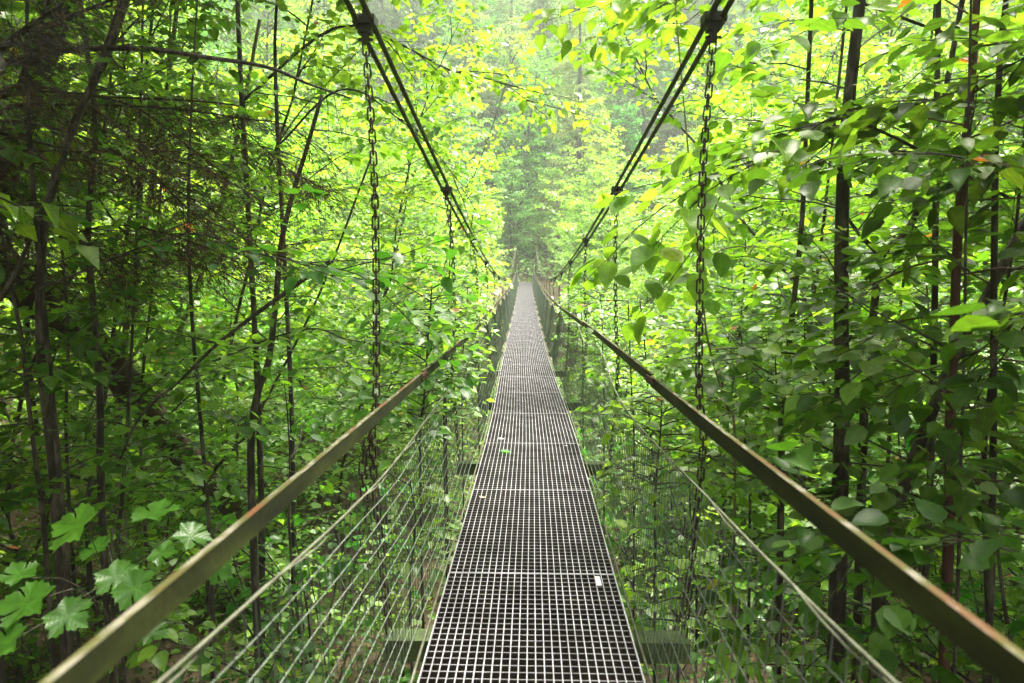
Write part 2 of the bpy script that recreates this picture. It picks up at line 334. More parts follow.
# one grating panel, its origin at the near end
mb = MB(); nc = 25; nr_ = 30
for i in range(nc + 1):
    edge = i in (0, nc)
    box(mb, (-W / 2 + W * i / nc, PL / 2, -.0155 if not edge else -.018), (.0055 if edge else .0036, PL - .006, .023 if not edge else .032))
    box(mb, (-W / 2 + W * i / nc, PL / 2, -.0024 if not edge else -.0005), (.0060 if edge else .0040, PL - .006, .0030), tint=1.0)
for j in range(nr_ + 1):
    edge = j in (0, nr_)
    box(mb, (0, .004 + (PL - .008) * j / nr_, -.0155 if not edge else -.0175), (W - .0065, .0045 if edge else .0032, .021 if not edge else .027))
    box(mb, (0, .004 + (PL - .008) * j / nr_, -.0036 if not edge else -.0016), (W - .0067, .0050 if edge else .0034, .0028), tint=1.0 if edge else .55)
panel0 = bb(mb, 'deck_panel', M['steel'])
y = 1.88 - 3 * PL; first = True; k = 0
while y + PL < Y1 + .2:
    o = panel0 if first else panel0.copy()
    if not first: C.objects.link(o)
    first = False
    z0, z1 = deck_z(y), deck_z(y + PL)
    o.location = Vector((float(deck_x(y)), y, float(z0))) - Vector(LO); o.rotation_euler = (math.atan2(z1 - z0, PL), 0, -math.atan2(float(deck_x(y + PL) - deck_x(y)), PL))
    y += PL; k += 1
# cross beams
mb = MB(); box(mb, (0, 0, -.012), (1.24, .10, .022)); box(mb, (0, .044, -.055), (1.24, .012, .064)); box(mb, (0, -.044, -.055), (1.24, .012, .064)); box(mb, (0, 0, -.09), (1.20, .076, .008))
beam0 = bb(mb, 'cross_beam', M['beam']); beam_y = [2.7 * k for k in range(0, 17)]
for i, by in enumerate(beam_y):
    o = beam0 if i == 0 else beam0.copy()
    if i: C.objects.link(o)
    o.location = Vector((float(deck_x(by)) + .02, by, float(deck_z(by)) - .037)) - Vector(LO)
# side stringers just under the deck edge
for s in (-1, 1):
    yy = np.linspace(Y0, Y1, 80); mb = MB()
    tube(mb, np.c_[deck_x(yy) + s * .43, yy, deck_z(yy) - .02], .006, 5)
    bb(mb, 'edge_cable', M['rope'], True)
# handrails: angle iron lengths butted together at their joints
HX = {-1: -.535, 1: .55}; HZ = {-1: .965, 1: .99}
def rail_x(s, y): return HX[s] + (deck_x(y) - .012)
def rail_z(s, y): return HZ[s] + deck_z(y)
for s in (-1, 1):
    joints = np.r_[Y0, np.arange(3.42 if s < 0 else 3.1, Y1, 4.05), Y1]
    for a, b in zip(joints[:-1], joints[1:]):
        yy = np.linspace(a + .004, b - .004, 6); mb = MB()
        prof = np.array([(0, -.046), (0, 0), (s * .014, 0), (s * .014, -.005), (s * .005, -.005), (s * .005, -.046)])
        jit = rng.normal(0, .004, 2)
        V = np.array([[rail_x(s, q) + p[0] + jit[0], q, rail_z(s, q) + p[1] + jit[1]] for q in yy for p in prof]); kf = []
        for i in range(5):
            for j in range(6): kf.append([i * 6 + j, i * 6 + (j + 1) % 6, (i + 1) * 6 + (j + 1) % 6, (i + 1) * 6 + j])
        kf += [[0, 1, 4, 5], [1, 2, 3, 4], [30, 35, 34, 31], [31, 34, 33, 32]]
        # separate vertices for the top leg so wear stays on it
        topf = [f for n_, f in enumerate(kf[:30]) if n_ % 6 in (1, 2)]; othf = [f for n_, f in enumerate(kf) if not (n_ < 30 and n_ % 6 in (1, 2))]
        mb.add(V, [np.array(othf)], 0.0); mb.add(V, [np.array(topf)], 1.0)
        hr = bb(mb, 'handrail', M['rail'])
        if a > 2:
            mb = MB(); rx, rz = float(rail_x(s, a)), float(rail_z(s, a)); box(mb, (rx - s * .0035, a, rz - .024), (.005, .16, .034)); sp_ = bb(mb, 'splice_plate', M['rust'], parent=hr)
            for q in (-.06, -.02, .02, .06):
                if a > 12: break
                mb = MB(); tube(mb, [(rx - s * .004, a + q, rz - .024), (rx - s * .013, a + q, rz - .024)], .007, 6); bb(mb, 'bolt', M['iron'], parent=hr)
# suspension cables: two ropes a side, parabola through the surveyed clamps
def cab_z(y): return 1.58 + .00335 * (np.asarray(y, float) - 18.4) ** 2
CBX = {-1: -.615, 1: .715}
def cab_x(s, y): return CBX[s] + 0 * np.asarray(y, float)
for s in (-1, 1):
    for off in (-.026, .026):
        yy = np.linspace(Y0 + .02, Y1 - .02, 90); mb = MB()
        tube(mb, np.c_[cab_x(s, yy) + off, yy, cab_z(yy) + off * .15], .0115, 8)
        bb(mb, 'suspension_cable', M['cable'], True)
# clamps (block, plates, bolts)
cl_meshes = None
def link_mesh():
    mb = MB(); a = np.linspace(0, 2 * math.pi, 15)[:-1]; hl = .0175
    px = .0125 * np.cos(a); pz = .0115 * np.sin(a) + np.where(np.sin(a) >= 0, hl, -hl)
    pts = np.c_[px, 0 * a, pz]; k = len(pts); S = 5; v = []
    T = unit(np.roll(pts, -1, 0) - np.roll(pts, 1, 0)); Nn = unit(np.cross(T, [0, 1, 0]))
    aa = np.arange(S) * 2 * math.pi / S
    v = pts[:, None] + .0040 * (np.cos(aa)[None, :, None] * Nn[:, None] + np.sin(aa)[None, :, None] * np.array([0, 1., 0])[None, None])
    f = [[i * S + j, i * S + (j + 1) % S, ((i + 1) % k) * S + (j + 1) % S, ((i + 1) % k) * S + j] for i in range(k) for j in range(S)]
    return v.reshape(-1, 3), np.array(f)
LV, LF = link_mesh()
for by in beam_y:
    for s in (-1, 1):
        cx, cz = float(cab_x(s, by)), float(cab_z(by))
        mb = MB(); box(mb, (cx, by, cz + .005), (.084, .07, .034)); box(mb, (cx, by, cz - .026), (.05, .05, .028)); box(mb, (cx, by, cz - .058), (.022, .034, .04))
        cl = bb(mb, 'cable_clamp', M['clamp'])
        if by < 9:
            for dx in (-.036, .036):
                for dy in (-.022, .022):
                    mb = MB(); tube(mb, [(cx + dx * .0, by + dy, cz + .02), (cx + dx * .0, by + dy, cz + .04)], .007, 6)
                    if dx > 0: bb(mb, 'bolt', M['iron'], parent=cl)
            mb = MB(); tube(mb, [(cx - .03, by, cz - .062), (cx + .03, by, cz - .062)], .006, 6); bb(mb, 'shackle_pin', M['iron'], parent=cl)
        # chain
        zr = float(rail_z(s, by)); xr = float(rail_x(s, by)) + (.105 if s > 0 else -.055); bx = float(deck_x(by)) + .02 + s * .605; zb = float(deck_z(by)) - .03
        line = smooth_line([(cx, by, cz - .075), (.35 * cx + .65 * xr, by, (cz + zr) / 2 + .1), (xr + s * .02, by, zr + .03), (xr + s * .035, by - .02, zr - .25), (bx, by, zb)], 60)
        seg = np.linalg.norm(np.diff(line, axis=0), axis=1); cum = np.r_[0, np.cumsum(seg)]
        mb = MB(); l = .02; q = 0; pitch = .0415
        while l < cum[-1] - .005:
            kx = [np.interp(l, cum, line[:, j]) for j in range(3)]; k2 = [np.interp(l + .01, cum, line[:, j]) for j in range(3)]
            T = unit(np.array(k2) - np.array(kx)); b_ = .35 if s < 0 else math.pi - .35; a_ = b_ if q % 2 else b_ + math.pi / 2; a_ += rng.normal(0, .12)
            u = unit(np.cross(T, [math.cos(a_), math.sin(a_), 0])); w = np.cross(T, u)
            mb.add(np.array(kx) + LV[:, 0:1] * u + LV[:, 1:2] * w + LV[:, 2:3] * T, [LF]); l += pitch; q += 1
        bb(mb, 'hanger_chain', M['iron'], True)
        if s < 0 and by in (2.7, 5.4, 8.1):   # slack chain end looped beside the hanger
            mb = MB(); l = 0; line2 = smooth_line([(xr + s * .01, by - .03, zr - .06), (xr + s * .07, by - .05, zr - .28), (xr + s * .05, by - .04, zr - .52)], 20); 
            for q in range(11):
                p = line2[min(19, q * 2)]; T = unit(line2[min(19, q * 2 + 1)] - line2[max(0, q * 2 - 1)]); a_ = .3 + q * math.pi / 2
                u = unit(np.cross(T, [math.cos(a_), math.sin(a_), 0])); w = np.cross(T, u); mb.add(p + LV[:, 0:1] * u + LV[:, 1:2] * w + LV[:, 2:3] * T, [LF])
            bb(mb, 'hanger_chain', M['iron'], True)
# mesh side fences: knotted wire hung from a slack cable
def top_z(s, y):
    y = np.asarray(y, float)
    near = .69 + .13 * ((y - 3.6) / 2.7) ** 2
    far = .86 + .05 * np.cos(2 * math.pi * y / 2.7)
    t = np.clip((y - 4.2) / 2.2, 0, 1); t = t * t * (3 - 2 * t)
    return deck_z(y) + near.clip(0, .92) * (1 - t) + far * t
def fence_x(s, y, u):   # u 0 bottom, 1 top
    return deck_x(y) + s * (.47 + .075 * u) + .012 * np.sin(y * 2.1 + 3 * u)
for s in (-1, 1):
    f = MB(); yy = np.linspace(-1.0, Y1 - .3, 420)
    for r_ in range(0, 11):
        u = (r_ / 11.0); pts = np.c_[fence_x(s, yy, u), yy, -.03 + deck_z(yy) + u * (top_z(s, yy) - deck_z(yy) + .03) + .006 * np.sin(yy * 5 + r_ * 2.3)]
        tube(f, pts, .0015 if r_ else .003, 3, caps=False)
    ny = int((Y1 - .3 + 1.0) / .055)
    for i in range(ny):
        y0 = -1.0 + i * .055; lean = .10 + .05 * math.sin(i * .13); u = np.linspace(0, 1, 6); yv = y0 + lean * u * .8 + rng.normal(0, .006, 6)
        tube(f, np.c_[fence_x(s, yv, u), yv, -.03 + deck_z(yv) + u * (top_z(s, yv) - deck_z(yv) + .03)], .0017, 3, caps=False)
    bb(f, 'wire_mesh', M['wire'])
    mb = MB(); pts = np.c_[fence_x(s, yy, 1), yy, top_z(s, yy)]; tube(mb, pts, .0042, 5, caps=False); tube(mb, pts + np.c_[.008 * np.sin(yy * 9), 0 * yy, .008 * np.cos(yy * 9) - .006], .003, 4, caps=False)
    bb(mb, 'mesh_top_cable', M['rope'], True)
# end posts
for ye, zt in ((Y1, float(cab_z(Y1)) + .1), (Y0, float(cab_z(Y0)) + .15)):
    for s in (-1, 1):
        gx = float(cab_x(s, ye)); zb = float(ground_z(gx, ye)) - .3; mb = MB()
        box(mb, (gx, ye, (zb + zt) / 2), (.09, .012, zt - zb)); box(mb, (gx - .04, ye + .03, (zb + zt) / 2), (.010, .05, zt - zb)); box(mb, (gx + .04, ye + .03, (zb + zt) / 2), (.010, .05, zt - zb)); box(mb, (gx, ye, zt + .01), (.13, .13, .016))
        bb(mb, 'end_post', M['rust'])
mb = MB(); zz = float(ground_z(0, 46.6)); box(mb, (0, 46.6, (zz + 1.6) / 2 - .3), (1.6, 1.1, 1.6 - zz + .6)); bb(mb, 'abutment', M['log'])
def small_leaf(name, px, py, size, mat, label, cat, ang, shape=LIME, grp=None):
    p = at(px, py, 3.0)                       # refine to where the sight line meets the deck
    for _ in range(30):
        t = (deck_z(p[1]) + .006 - CAM[2]) / (p[2] - CAM[2]); p = CAM + (p - CAM) * t
    b = MB(); d = np.array([[math.cos(ang), math.sin(ang), .02]]); put_leaves(b, shape, np.zeros((1, 3)), d, np.array([[.08, .05, 1.]]), np.array([size]), np.array([.6]))
    o = b.build(name, mat); o.location = p; tag(o, label, cat, grp); return o
small_leaf('fallen_leaf', 499, 439, .07, M['white'], 'pale whitish leaf fallen on the grating left of centre', 'leaf', .6)
small_leaf('fallen_leaf', 500, 451, .11, M['maple'], 'green leaf fallen on the grating just nearer than a pale one', 'leaf', -.1)
small_leaf('fallen_leaf', 482, 498, .06, M['leafpink'], 'small pinkish withered leaf at the left edge of the deck', 'leaf', 1.4)
small_leaf('fallen_leaf', 566, 446, .045, M['white'], 'small white leaf near the right edge of the deck', 'leaf', 1.8)
p = at(598, 581, 3.2); p = CAM + (p - CAM) * ((.004 - 1.4) / (p[2] - 1.4)); mb = MB(); box(mb, (0, 0, 0), (.026, .10, .003)); box(mb, (0, .047, -.006), (.026, .003, .012)); o = mb.build('paper_tag', M['white']); o.location = p
tag(o, 'small white rectangular tag stuck in the grating near its right edge', 'tag')

# ------------------------------------------------------------------ tree makers
def wood_leaf_tree(g, name, H, r, leaf, shape, matL, matW, nb, blen, base=.25, twig=.42, dens=1.0, wob=.05, updown=(.25, .8), droop=.35, bend=-.35, stems=1):
    root = empty(name, (0, 0, 0)); tr = MB(); br = MB(); cr = MB()
    for st in range(stems):
        hs = H * (1 if st == 0 else g.uniform(.6, .95)); d0 = np.array([g.normal(0, .08 + .22 * (st > 0)), g.normal(0, .08 + .22 * (st > 0)), 1])
        t_ = walk(g, (g.normal(0, .06 * st), g.normal(0, .06 * st), -.25), d0, hs, 12, wob, .2)
        tube(tr, t_, r * (1 if st == 0 else .75) * np.linspace(1, .16, 12) ** .9, 7)
        az = g.uniform(0, 6.28)
        for i in range(nb // stems):
            u = base + (1 - base) * (i + g.random() * .8) / (nb // stems); kf = u * 11; k = min(int(kf), 10); p = t_[k] + (t_[k + 1] - t_[k]) * (kf - k)
            az += 2.4 + g.normal(0, .3); el = g.uniform(*updown); L_ = blen * (1.1 - .75 * ((u - base) / (1 - base)) ** 1.6) * g.uniform(.65, 1.2)
            d = np.array([math.cos(az) * math.cos(el), math.sin(az) * math.cos(el), math.sin(el)])
            ln = walk(g, p, d, L_, 8, .10, bend)
            spray(g, br, cr, ln, r * .35 * (1 - u * .6) + .003, leaf, shape, twig * g.uniform(.7, 1.2), dens, droop=droop)
    merge(tr, br); tr.build('trunk', matW, root, True); cr.build('crown', matL, root, True)
    return root
def spruce(g, name, H, r, matN, nlay=34, blen=2.2, base=.08, blade=.16, per=46):
    root = empty(name, (0, 0, 0)); tr = MB(); br = MB(); cr = MB()
    t_ = walk(g, (0, 0, -.3), (0, 0, 1), H, 10, .008); tube(tr, t_, r * np.linspace(1, .1, 10), 8)
    for i in range(nlay):
        u = base + (1 - base) * i / nlay
        for j in range(6):
            az = g.uniform(0, 6.28); L_ = blen * (1 - u) ** .75 * g.uniform(.55, 1.15) + .12; el = .25 - .55 * (1 - u) + g.normal(0, .1)
            ln = walk(g, (0, 0, u * H + g.normal(0, .1)), (math.cos(az) * math.cos(el), math.sin(az) * math.cos(el), math.sin(el)), L_, 5, .06, .1)
            tube(br, ln, np.linspace(.018, .005, 5), 3, caps=False)
            m = int(per * (.35 + L_ / blen)); q = g.uniform(.15, 1, m) * 4; kk = np.minimum(q.astype(int), 3)
            P_ = ln[kk] + (ln[kk + 1] - ln[kk]) * (q - kk)[:, None]; T = unit(ln[1] - ln[0]); s_ = unit(np.cross(T, [0, 0, 1.]))
            sg = g.choice([-1, 1], m)[:, None]; D_ = T * .6 + s_ * sg * g.uniform(.2, 1, (m, 1)) + np.c_[np.zeros((m, 2)), g.normal(-.55, .35, m)]
            put_leaves(cr, BLADE, P_, D_, unit(np.c_[g.normal(0, .6, (m, 2)), np.ones(m)]), blade * g.uniform(.6, 1.6, m), g.beta(2, 2, m))
    merge(tr, br); tr.build('trunk', M['bark'], root, True); cr.build('crown', matN, root)
    return root

HIDE = []
def proto(o): HIDE.append(o); return o
P = {}
for i in range(4):
    g = np.random.default_rng(100 + i)
    P['lime%d' % i] = proto(wood_leaf_tree(g, 'lime_sapling', 6.8 + i * .5, .025, .085, LIME, M['lime'], M['bark'], 60, 1.8, base=.08, dens=1.7, wob=.11, droop=.18,  stems=2 if i % 2 else 1))
for i in range(2):
    g = np.random.default_rng(200 + i)
    P['pale%d' % i] = proto(wood_leaf_tree(g, 'hazel_bush', 4.6 + i, .028, .08, LIME, M['pale'], M['redbark'], 56, 1.6, base=.06, dens=1.7, wob=.08, droop=.2, stems=4))
for i in range(2):
    g = np.random.default_rng(300 + i)
    P['bush%d' % i] = proto(wood_leaf_tree(g, 'low_bush', 1.5 + .5 * i, .012, .065, LIME, M['maple'] if i else M['lime'], M['bark'], 24, .75, base=.05, twig=.25, stems=5))
for i in range(2):
    g = np.random.default_rng(400 + i)
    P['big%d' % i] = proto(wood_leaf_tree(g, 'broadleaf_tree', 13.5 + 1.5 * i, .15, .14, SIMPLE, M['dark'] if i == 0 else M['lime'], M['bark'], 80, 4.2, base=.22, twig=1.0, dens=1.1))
for i in range(3):
    g = np.random.default_rng(500 + i)
    P['far%d' % i] = proto(wood_leaf_tree(g, 'hillside_tree', 11 + 1.5 * i, .14, .23, SIMPLE, [M['lime'], M['pale'], M['maple']][i], M['bark'], 64, 3.8, base=.06, twig=1.0, dens=1.0))
for i in range(2):
    g = np.random.default_rng(600 + i)
    P['spruce%d' % i] = proto(spruce(g, 'spruce_tree', 19 + 3 * i, .22, M['needle'] if i == 0 else M['needle_pale'], nlay=44, blen=3.3, blade=.34, per=40))

ORD = ['nearest', 'second', 'third', 'fourth', 'fifth', 'sixth', 'seventh', 'eighth', 'ninth', 'tenth', 'eleventh', 'twelfth', 'thirteenth', 'fourteenth', 'fifteenth', 'sixteenth', 'seventeenth', 'eighteenth', 'nineteenth', 'twentieth']
used = set()
def place(key, x, y, sc, label, group, cat, rz=None, dz=0.0):
    src = P[key]; loc = (x, y, float(ground_z(x, y)) - .1 + dz); rz = rng.uniform(0, 6.28) if rz is None else rz
    if key in used: return copy_tree(src, loc, rz, sc, label, group)
    used.add(key); src.location = loc; src.rotation_euler = (0, 0, rz); src.scale = (sc,) * 3; tag(src, label, cat, group); src['kind_of'] = key
    return src

cnt = {}
def nth(k):
    cnt[k] = cnt.get(k, 0) + 1; return ORD[cnt[k] - 1]
SIDE = {-1: 'left', 1: 'right'}
KIND = {'lime': ('lime sapling', 'tree'), 'pale': ('bushy hazel', 'bush'), 'bush': ('low leafy bush', 'bush'), 'big': ('tall dark broadleaf tree', 'tree')}
def row(s, ys_, xa, xb, keys, scs, rowname, zj=0):
    for i, y_ in enumerate(sorted(ys_)):
        key = keys[i % len(keys)]; kd, cat = KIND[key[:-1]]
        x = s * (rng.uniform(xa, xb) + (.6 if y_ < 9 and xa == 3.1 else 0))
        lab = f"{nth((kd, s, rowname))} {kd} back along the {SIDE[s]} side, {rowname}"
        place(key, x, y_, rng.uniform(*scs), lab, f"{kd}s along the {SIDE[s]} side of the bridge", cat)
for s in (-1, 1):
    row(s, (np.arange(0, 15) * 2.6 + (6.2 if s < 0 else 4.6)), 3.1, 4.1, ['lime0', 'pale0', 'lime2', 'lime1', 'pale1'], (.95, 1.3), 'in the row beside the mesh fence')
    row(s, (np.arange(0, 14) * 2.8 + (8 if s < 0 else 5.5)), 4.4, 6.2, ['lime1', 'lime3', 'pale0', 'lime0'], (1.25, 1.6), 'in the second row from the mesh fence')
    row(s, (np.arange(0, 12) * 3.2 + 7.0), 7.5, 10.5, ['lime2', 'pale1', 'lime3'], (1.5, 1.9), 'in the third row from the mesh fence')
    row(s, (np.arange(0, 12) * 3.3 + 6), 12.5, 17, ['big1', 'lime3', 'big0'], (1.0, 1.25), 'in the outermost row')
    row(s, (np.arange(0, 13) * 2.4 + (2.2 if s > 0 else 3.4)), 1.05, 1.9, ['bush0', 'bush1'], (.7, 1.2), 'under the edge of the deck')
    row(s, (np.arange(0, 16) * 1.7 + 3), 2.6, 5.0, ['bush1', 'bush0'], (1.1, 1.7), 'on the forest floor')
    row(s, (np.arange(0, 15) * 1.9 + 3.6), 1.3, 2.3, ['bush0', 'bush1'], (1.3, 1.9), 'just outside the mesh fence')
# trees added to shade the near bank, mostly above and behind the camera
for i, (x, y, k, sc) in enumerate([(-5.5, 1.5, 'big0', .95), (6.2, 1.0, 'big0', .95), (-2.2, -4.5, 'big0', 1), (3.4, -4.8, 'big0', 1), (8.0, -3, 'big0', 1), (-8, -4, 'big0', 1)]):
    lab = ['tall dark tree left of the viewer, its crown shading the left rail', 'tall dark tree right of the viewer, its crown shading the right rail', 'tall dark tree behind the near bridge end, to the left', 'tall dark tree behind the near bridge end, to the right',
           'tall dark tree far right behind the viewer', 'tall dark tree far left behind the viewer'][i]
    place(k, x, y, sc, lab, 'tall trees round the near bridge end', 'tree')
P['canopy0'] = proto(wood_leaf_tree(np.random.default_rng(450), 'canopy_tree', 13, .13, .125, LIME, M['dark'], M['bark'], 80, 4.0, base=.46, twig=1.0, dens=1.2, updown=(.1, .6)))  # high crowns added to block light from the near rails and view edges
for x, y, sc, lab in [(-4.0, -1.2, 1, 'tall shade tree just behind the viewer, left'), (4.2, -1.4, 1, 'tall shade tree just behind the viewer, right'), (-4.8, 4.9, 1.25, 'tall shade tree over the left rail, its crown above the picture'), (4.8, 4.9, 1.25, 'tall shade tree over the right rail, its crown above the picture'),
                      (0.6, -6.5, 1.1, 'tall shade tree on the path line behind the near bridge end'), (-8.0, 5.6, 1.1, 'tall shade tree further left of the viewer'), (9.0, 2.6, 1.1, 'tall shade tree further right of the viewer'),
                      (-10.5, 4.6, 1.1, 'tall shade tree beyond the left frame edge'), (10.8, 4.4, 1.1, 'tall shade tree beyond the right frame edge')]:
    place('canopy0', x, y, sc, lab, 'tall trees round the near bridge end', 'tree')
# far bank and hillside
g = np.random.default_rng(9); ns = 0; pts = []
tries = 0
while len(pts) < 210 and tries < 9000:
    tries += 1
    y_ = g.uniform(48.5, 92); x = g.uniform(-1, 1) * (y_ * .62 + 2)
    if abs(x) < 2.2 and y_ < 51: continue
    if y_ < 66 and 1.2 < x / y_ * 52 < 6.2: continue      # keeps the tall pale spruce clear
    if y_ < 62 and 8 < x / y_ * 60 < 13: continue
    if all((x - a) ** 2 + (y_ - b) ** 2 > 3.1 ** 2 for a, b in pts): pts.append((x, y_))
for x, y_ in pts:
    sp = g.random() < (.12 if y_ < 62 else .32)
    if sp: place('spruce%d' % g.integers(0, 2), x, y_, g.uniform(.75, 1.15), 'spruce standing among the trees on the far hillside', 'spruces on the far hillside', 'tree')
    else: place('far%d' % g.integers(0, 3), x, y_, g.uniform(.7, 1.1) * (1 if y_ > 56 else .6), 'leafy tree on the hillside beyond the far end of the bridge', 'broadleaf trees on the far hillside', 'tree')
for s in (-1, 1):
    for i in range(44):
        y_ = g.uniform(4, 48); x = s * g.uniform(17, 22 + y_ * .45)
        place('far%d' % g.integers(0, 3), x, y_, g.uniform(.8, 1.2), f'leafy tree on the slope beyond the thicket, {SIDE[s]} side of the ravine', f'broadleaf trees on the {SIDE[s]} slope', 'tree')
place('spruce1', 4.1, 53, 1.1, 'pale tall spruce on the far bank just right of the deck line', 'spruces on the far hillside', 'tree')
place('spruce0', 10.5, 60, 1.1, 'darker tall spruce on the far bank, right of the pale one', 'spruces on the far hillside', 'tree')
for x, y_, k, sc, lab in [(-.7, 48.2, 'bush1', 1.2, 'low dark bush in the hollow at the far bridge end, left'), (.8, 48.4, 'bush1', 1.1, 'low dark bush in the hollow at the far bridge end, right'), (0.1, 49.6, 'bush1', 1.5, 'low dark bush closing the path line beyond the bridge'), (-3.0, 47.5, 'pale0', 1.0, 'hazel bush at the far bridge end, left post'), (3.2, 47.8, 'pale1', 1.0, 'hazel bush at the far bridge end, right post'), (.8, 51.0, 'pale0', .9, 'blue green bush straight beyond the far bridge end'), (-2.0, 52.5, 'lime0', .9, 'leafy sapling beyond the far bridge end, slightly left'), (2.6, 53, 'lime1', .9, 'leafy sapling beyond the far bridge end, slightly right')]:
    place(k, x, y_, sc, lab, 'plants around the far bridge end', 'bush')

# ------------------------------------------------------------------ surveyed stems near the camera
def hero(name, label, cat, stems, Y, dia, mat, leafmat, leaf=.10, nb=12, blen=.9, seed=1, shape=LIME, base=.0, top=1.0, group=None, clear=.85, twig=.4, toward=0.0, dens=1.0, ext=True, bend=-.35, over=1):
    """stems: photo survey polylines; first is the main stem, carried on down to the ground"""
    g = np.random.default_rng(seed); root = None; tr = MB(); br = MB(); cr = MB()
    for si, px in enumerate(stems):
        pts = []
        for q in px:
            yy = q[2] if len(q) > 2 else Y
            pts.append(at(q[0], q[1], yy))
        pts = np.array(pts)
        if si == 0:
            lowest = pts[np.argmin(pts[:, 2])]
            if root is None:
                gz = float(ground_z(lowest[0], lowest[1])); root = empty(name, (lowest[0], lowest[1], gz), label, cat, group); O = np.array([lowest[0], lowest[1], gz])
            if ext:
                if pts[0][2] > pts[-1][2]: pts = pts[::-1]
                if pts[0][2] > gz + .1: pts = np.vstack([[lowest[0] + .03, lowest[1], gz - .15], pts])
                d = unit(pts[-1] - pts[-2]); 
                if over: pts = np.vstack([pts, pts[-1] + d * 1.2 + [0, 0, .3], pts[-1] + d * 2.2 + [0, 0, .9]])
        ln = smooth_line(pts, 26) - O
        L_ = len(ln); r = dia / 2 * (1 if si == 0 else .6)
        tube(tr if si == 0 else br, ln, r * np.linspace(1.15, .5 if si == 0 else .2, L_), 7 if r > .01 else 5)
        n_b = nb if si == 0 else max(2, nb // 3)
        az = g.uniform(0, 6.28)
        for i in range(n_b):
            u = base + (top - base) * (i + g.random()) / n_b; kf = min(u, .999) * (L_ - 1); k = int(kf); p = ln[k] + (ln[k + 1] - ln[k]) * (kf - k)
            if p[2] < .25: continue
            az += 2.4 + g.normal(0, .3); el = g.uniform(.0, .6)
            d = np.array([math.cos(az) * math.cos(el), math.sin(az) * math.cos(el) - toward, math.sin(el)])
            b_ = walk(g, p, d, blen * g.uniform(.6, 1.2), 7, .11, bend)
            w = b_ + O; dist = np.hypot(w[:, 0], w[:, 1] + 0 * w[:, 1])
            bad = (np.abs(w[:, 0]) < clear) | (w[:, 1] < .9)          # keep clear of the walkway and the lens
            if bad[3:].any():
                kx = int(np.argmax(bad)); 
                if kx < 3: continue
                b_ = b_[:kx]
            spray(g, br, cr, b_, .006, leaf, shape, twig, dens)
    off = tr.n; tr.v += br.v; tr.t += br.t; tr.u += br.u; tr.n += br.n
    for k_ in (3, 4): tr.f[k_] += [f_ + off for f_ in br.f[k_]]
    tr.build('trunk', mat, root, True)
    if cr.n: cr.build('crown', leafmat, root, True)
    return root
hero('lime_tree', 'dark straight slender trunk standing nearest on the right of the bridge', 'tree', [[(862, -20), (850, 90), (843, 180), (841, 300), (842, 400), (840, 495), (838, 570)]], 3.6, .085, M['bark'], M['lime'], .085, 34, 1.15, 21, toward=.3)
hero('lime_tree', 'reddish brown slender upright trunk near the right frame edge', 'tree', [[(978, -20), (972, 80), (965, 150), (958, 230), (954, 340), (950, 430), (948, 560)]], 3.1, .045, M['redbark'], M['dark'], .085, 32, .95, 22, toward=.35)
hero('lime_tree', 'dark leaning trunk rising to the right frame edge', 'tree', [[(1060, 170), (1024, 225), (985, 300), (960, 345), (925, 430), (900, 500), (880, 570)]], 3.3, .06, M['bark'], M['dark'], .085, 22, 1.0, 23, toward=.2)
hero('forked_sapling', 'sapling forking in a Y behind the dark straight trunk', 'tree', [[(940, 120), (925, 190), (906, 232), (881, 257), (874, 310), (866, 375), (862, 470)], [(881, 257), (851, 223), (836, 190)]], 4.6, .055, M['bark'], M['lime'], .10, 18, 1.1, 24)
hero('broken_sapling', 'broken dark stub with a thin live stem beside it, right of the right rail', 'tree', [[(806, 130), (802, 220), (795, 290), (786, 371), (781, 420), (781, 500)], [(781, 420), (777, 390), (775, 352)]], 4.2, .04, M['bark'], M['lime'], .095, 18, 1.1, 25)
hero('thin_sapling', 'very thin dark stem hanging beside the leaning trunk on the right', 'tree', [[(967, 180), (965, 300), (963, 400), (960, 480), (958, 580)]], 2.6, .014, M['bark'], M['dark'], .085, 12, .7, 26, toward=.1)
hero('crooked_sapling', 'crooked dark sapling leaning left, low between chain and broken stub', 'tree', [[(826, 200), (815, 290), (805, 330), (818, 372), (838, 410), (845, 470)]], 5.2, .035, M['bark'], M['lime'], .09, 16, 1.2, 27)
hero('thin_sapling', 'thin pale twisted stem right of the right hanger chain', 'tree', [[(703, 300), (708, 340), (716, 372), (728, 410), (735, 460)]], 4.0, .016, M['palebark'], M['lime'], .09, 14, .9, 28)
hero('curved_tree', 'dark stem curving left then upright, nearest the left frame edge', 'tree', [[(132, -20), (105, 60), (77, 116), (53, 186), (42, 239), (40, 325), (44, 390), (53, 460), (60, 566)]], 4.0, .06, M['bark'], M['dark'], .08, 20, 1.0, 31)
hero('slim_tree', 'slim dark upright stem between the curved stem and the fallen log', 'tree', [[(80, 0), (95, 116), (90, 197), (88, 248), (95, 322), (100, 395), (102, 520)]], 4.8, .05, M['bark'], M['dark'], .08, 22, 1.1, 32)
hero('leaning_tree', 'slim stem leaning right, standing alone behind the left rail', 'tree', [[(322, 95), (306, 151), (292, 197), (281, 245), (277, 290), (269, 360), (258, 392), (252, 430), (252, 505)]], 5.0, .055, M['bark'], M['lime'], .085, 22, 1.1, 33, over=0)
hero('bare_sapling', 'bare dark sapling slanting up to the right across the left thicket', 'tree', [[(330, 262), (309, 276), (260, 311), (214, 347), (183, 378), (140, 417), (116, 470)]], 4.3, .028, M['bark'], M['lime'], .085, 8, .6, 34, ext=False)
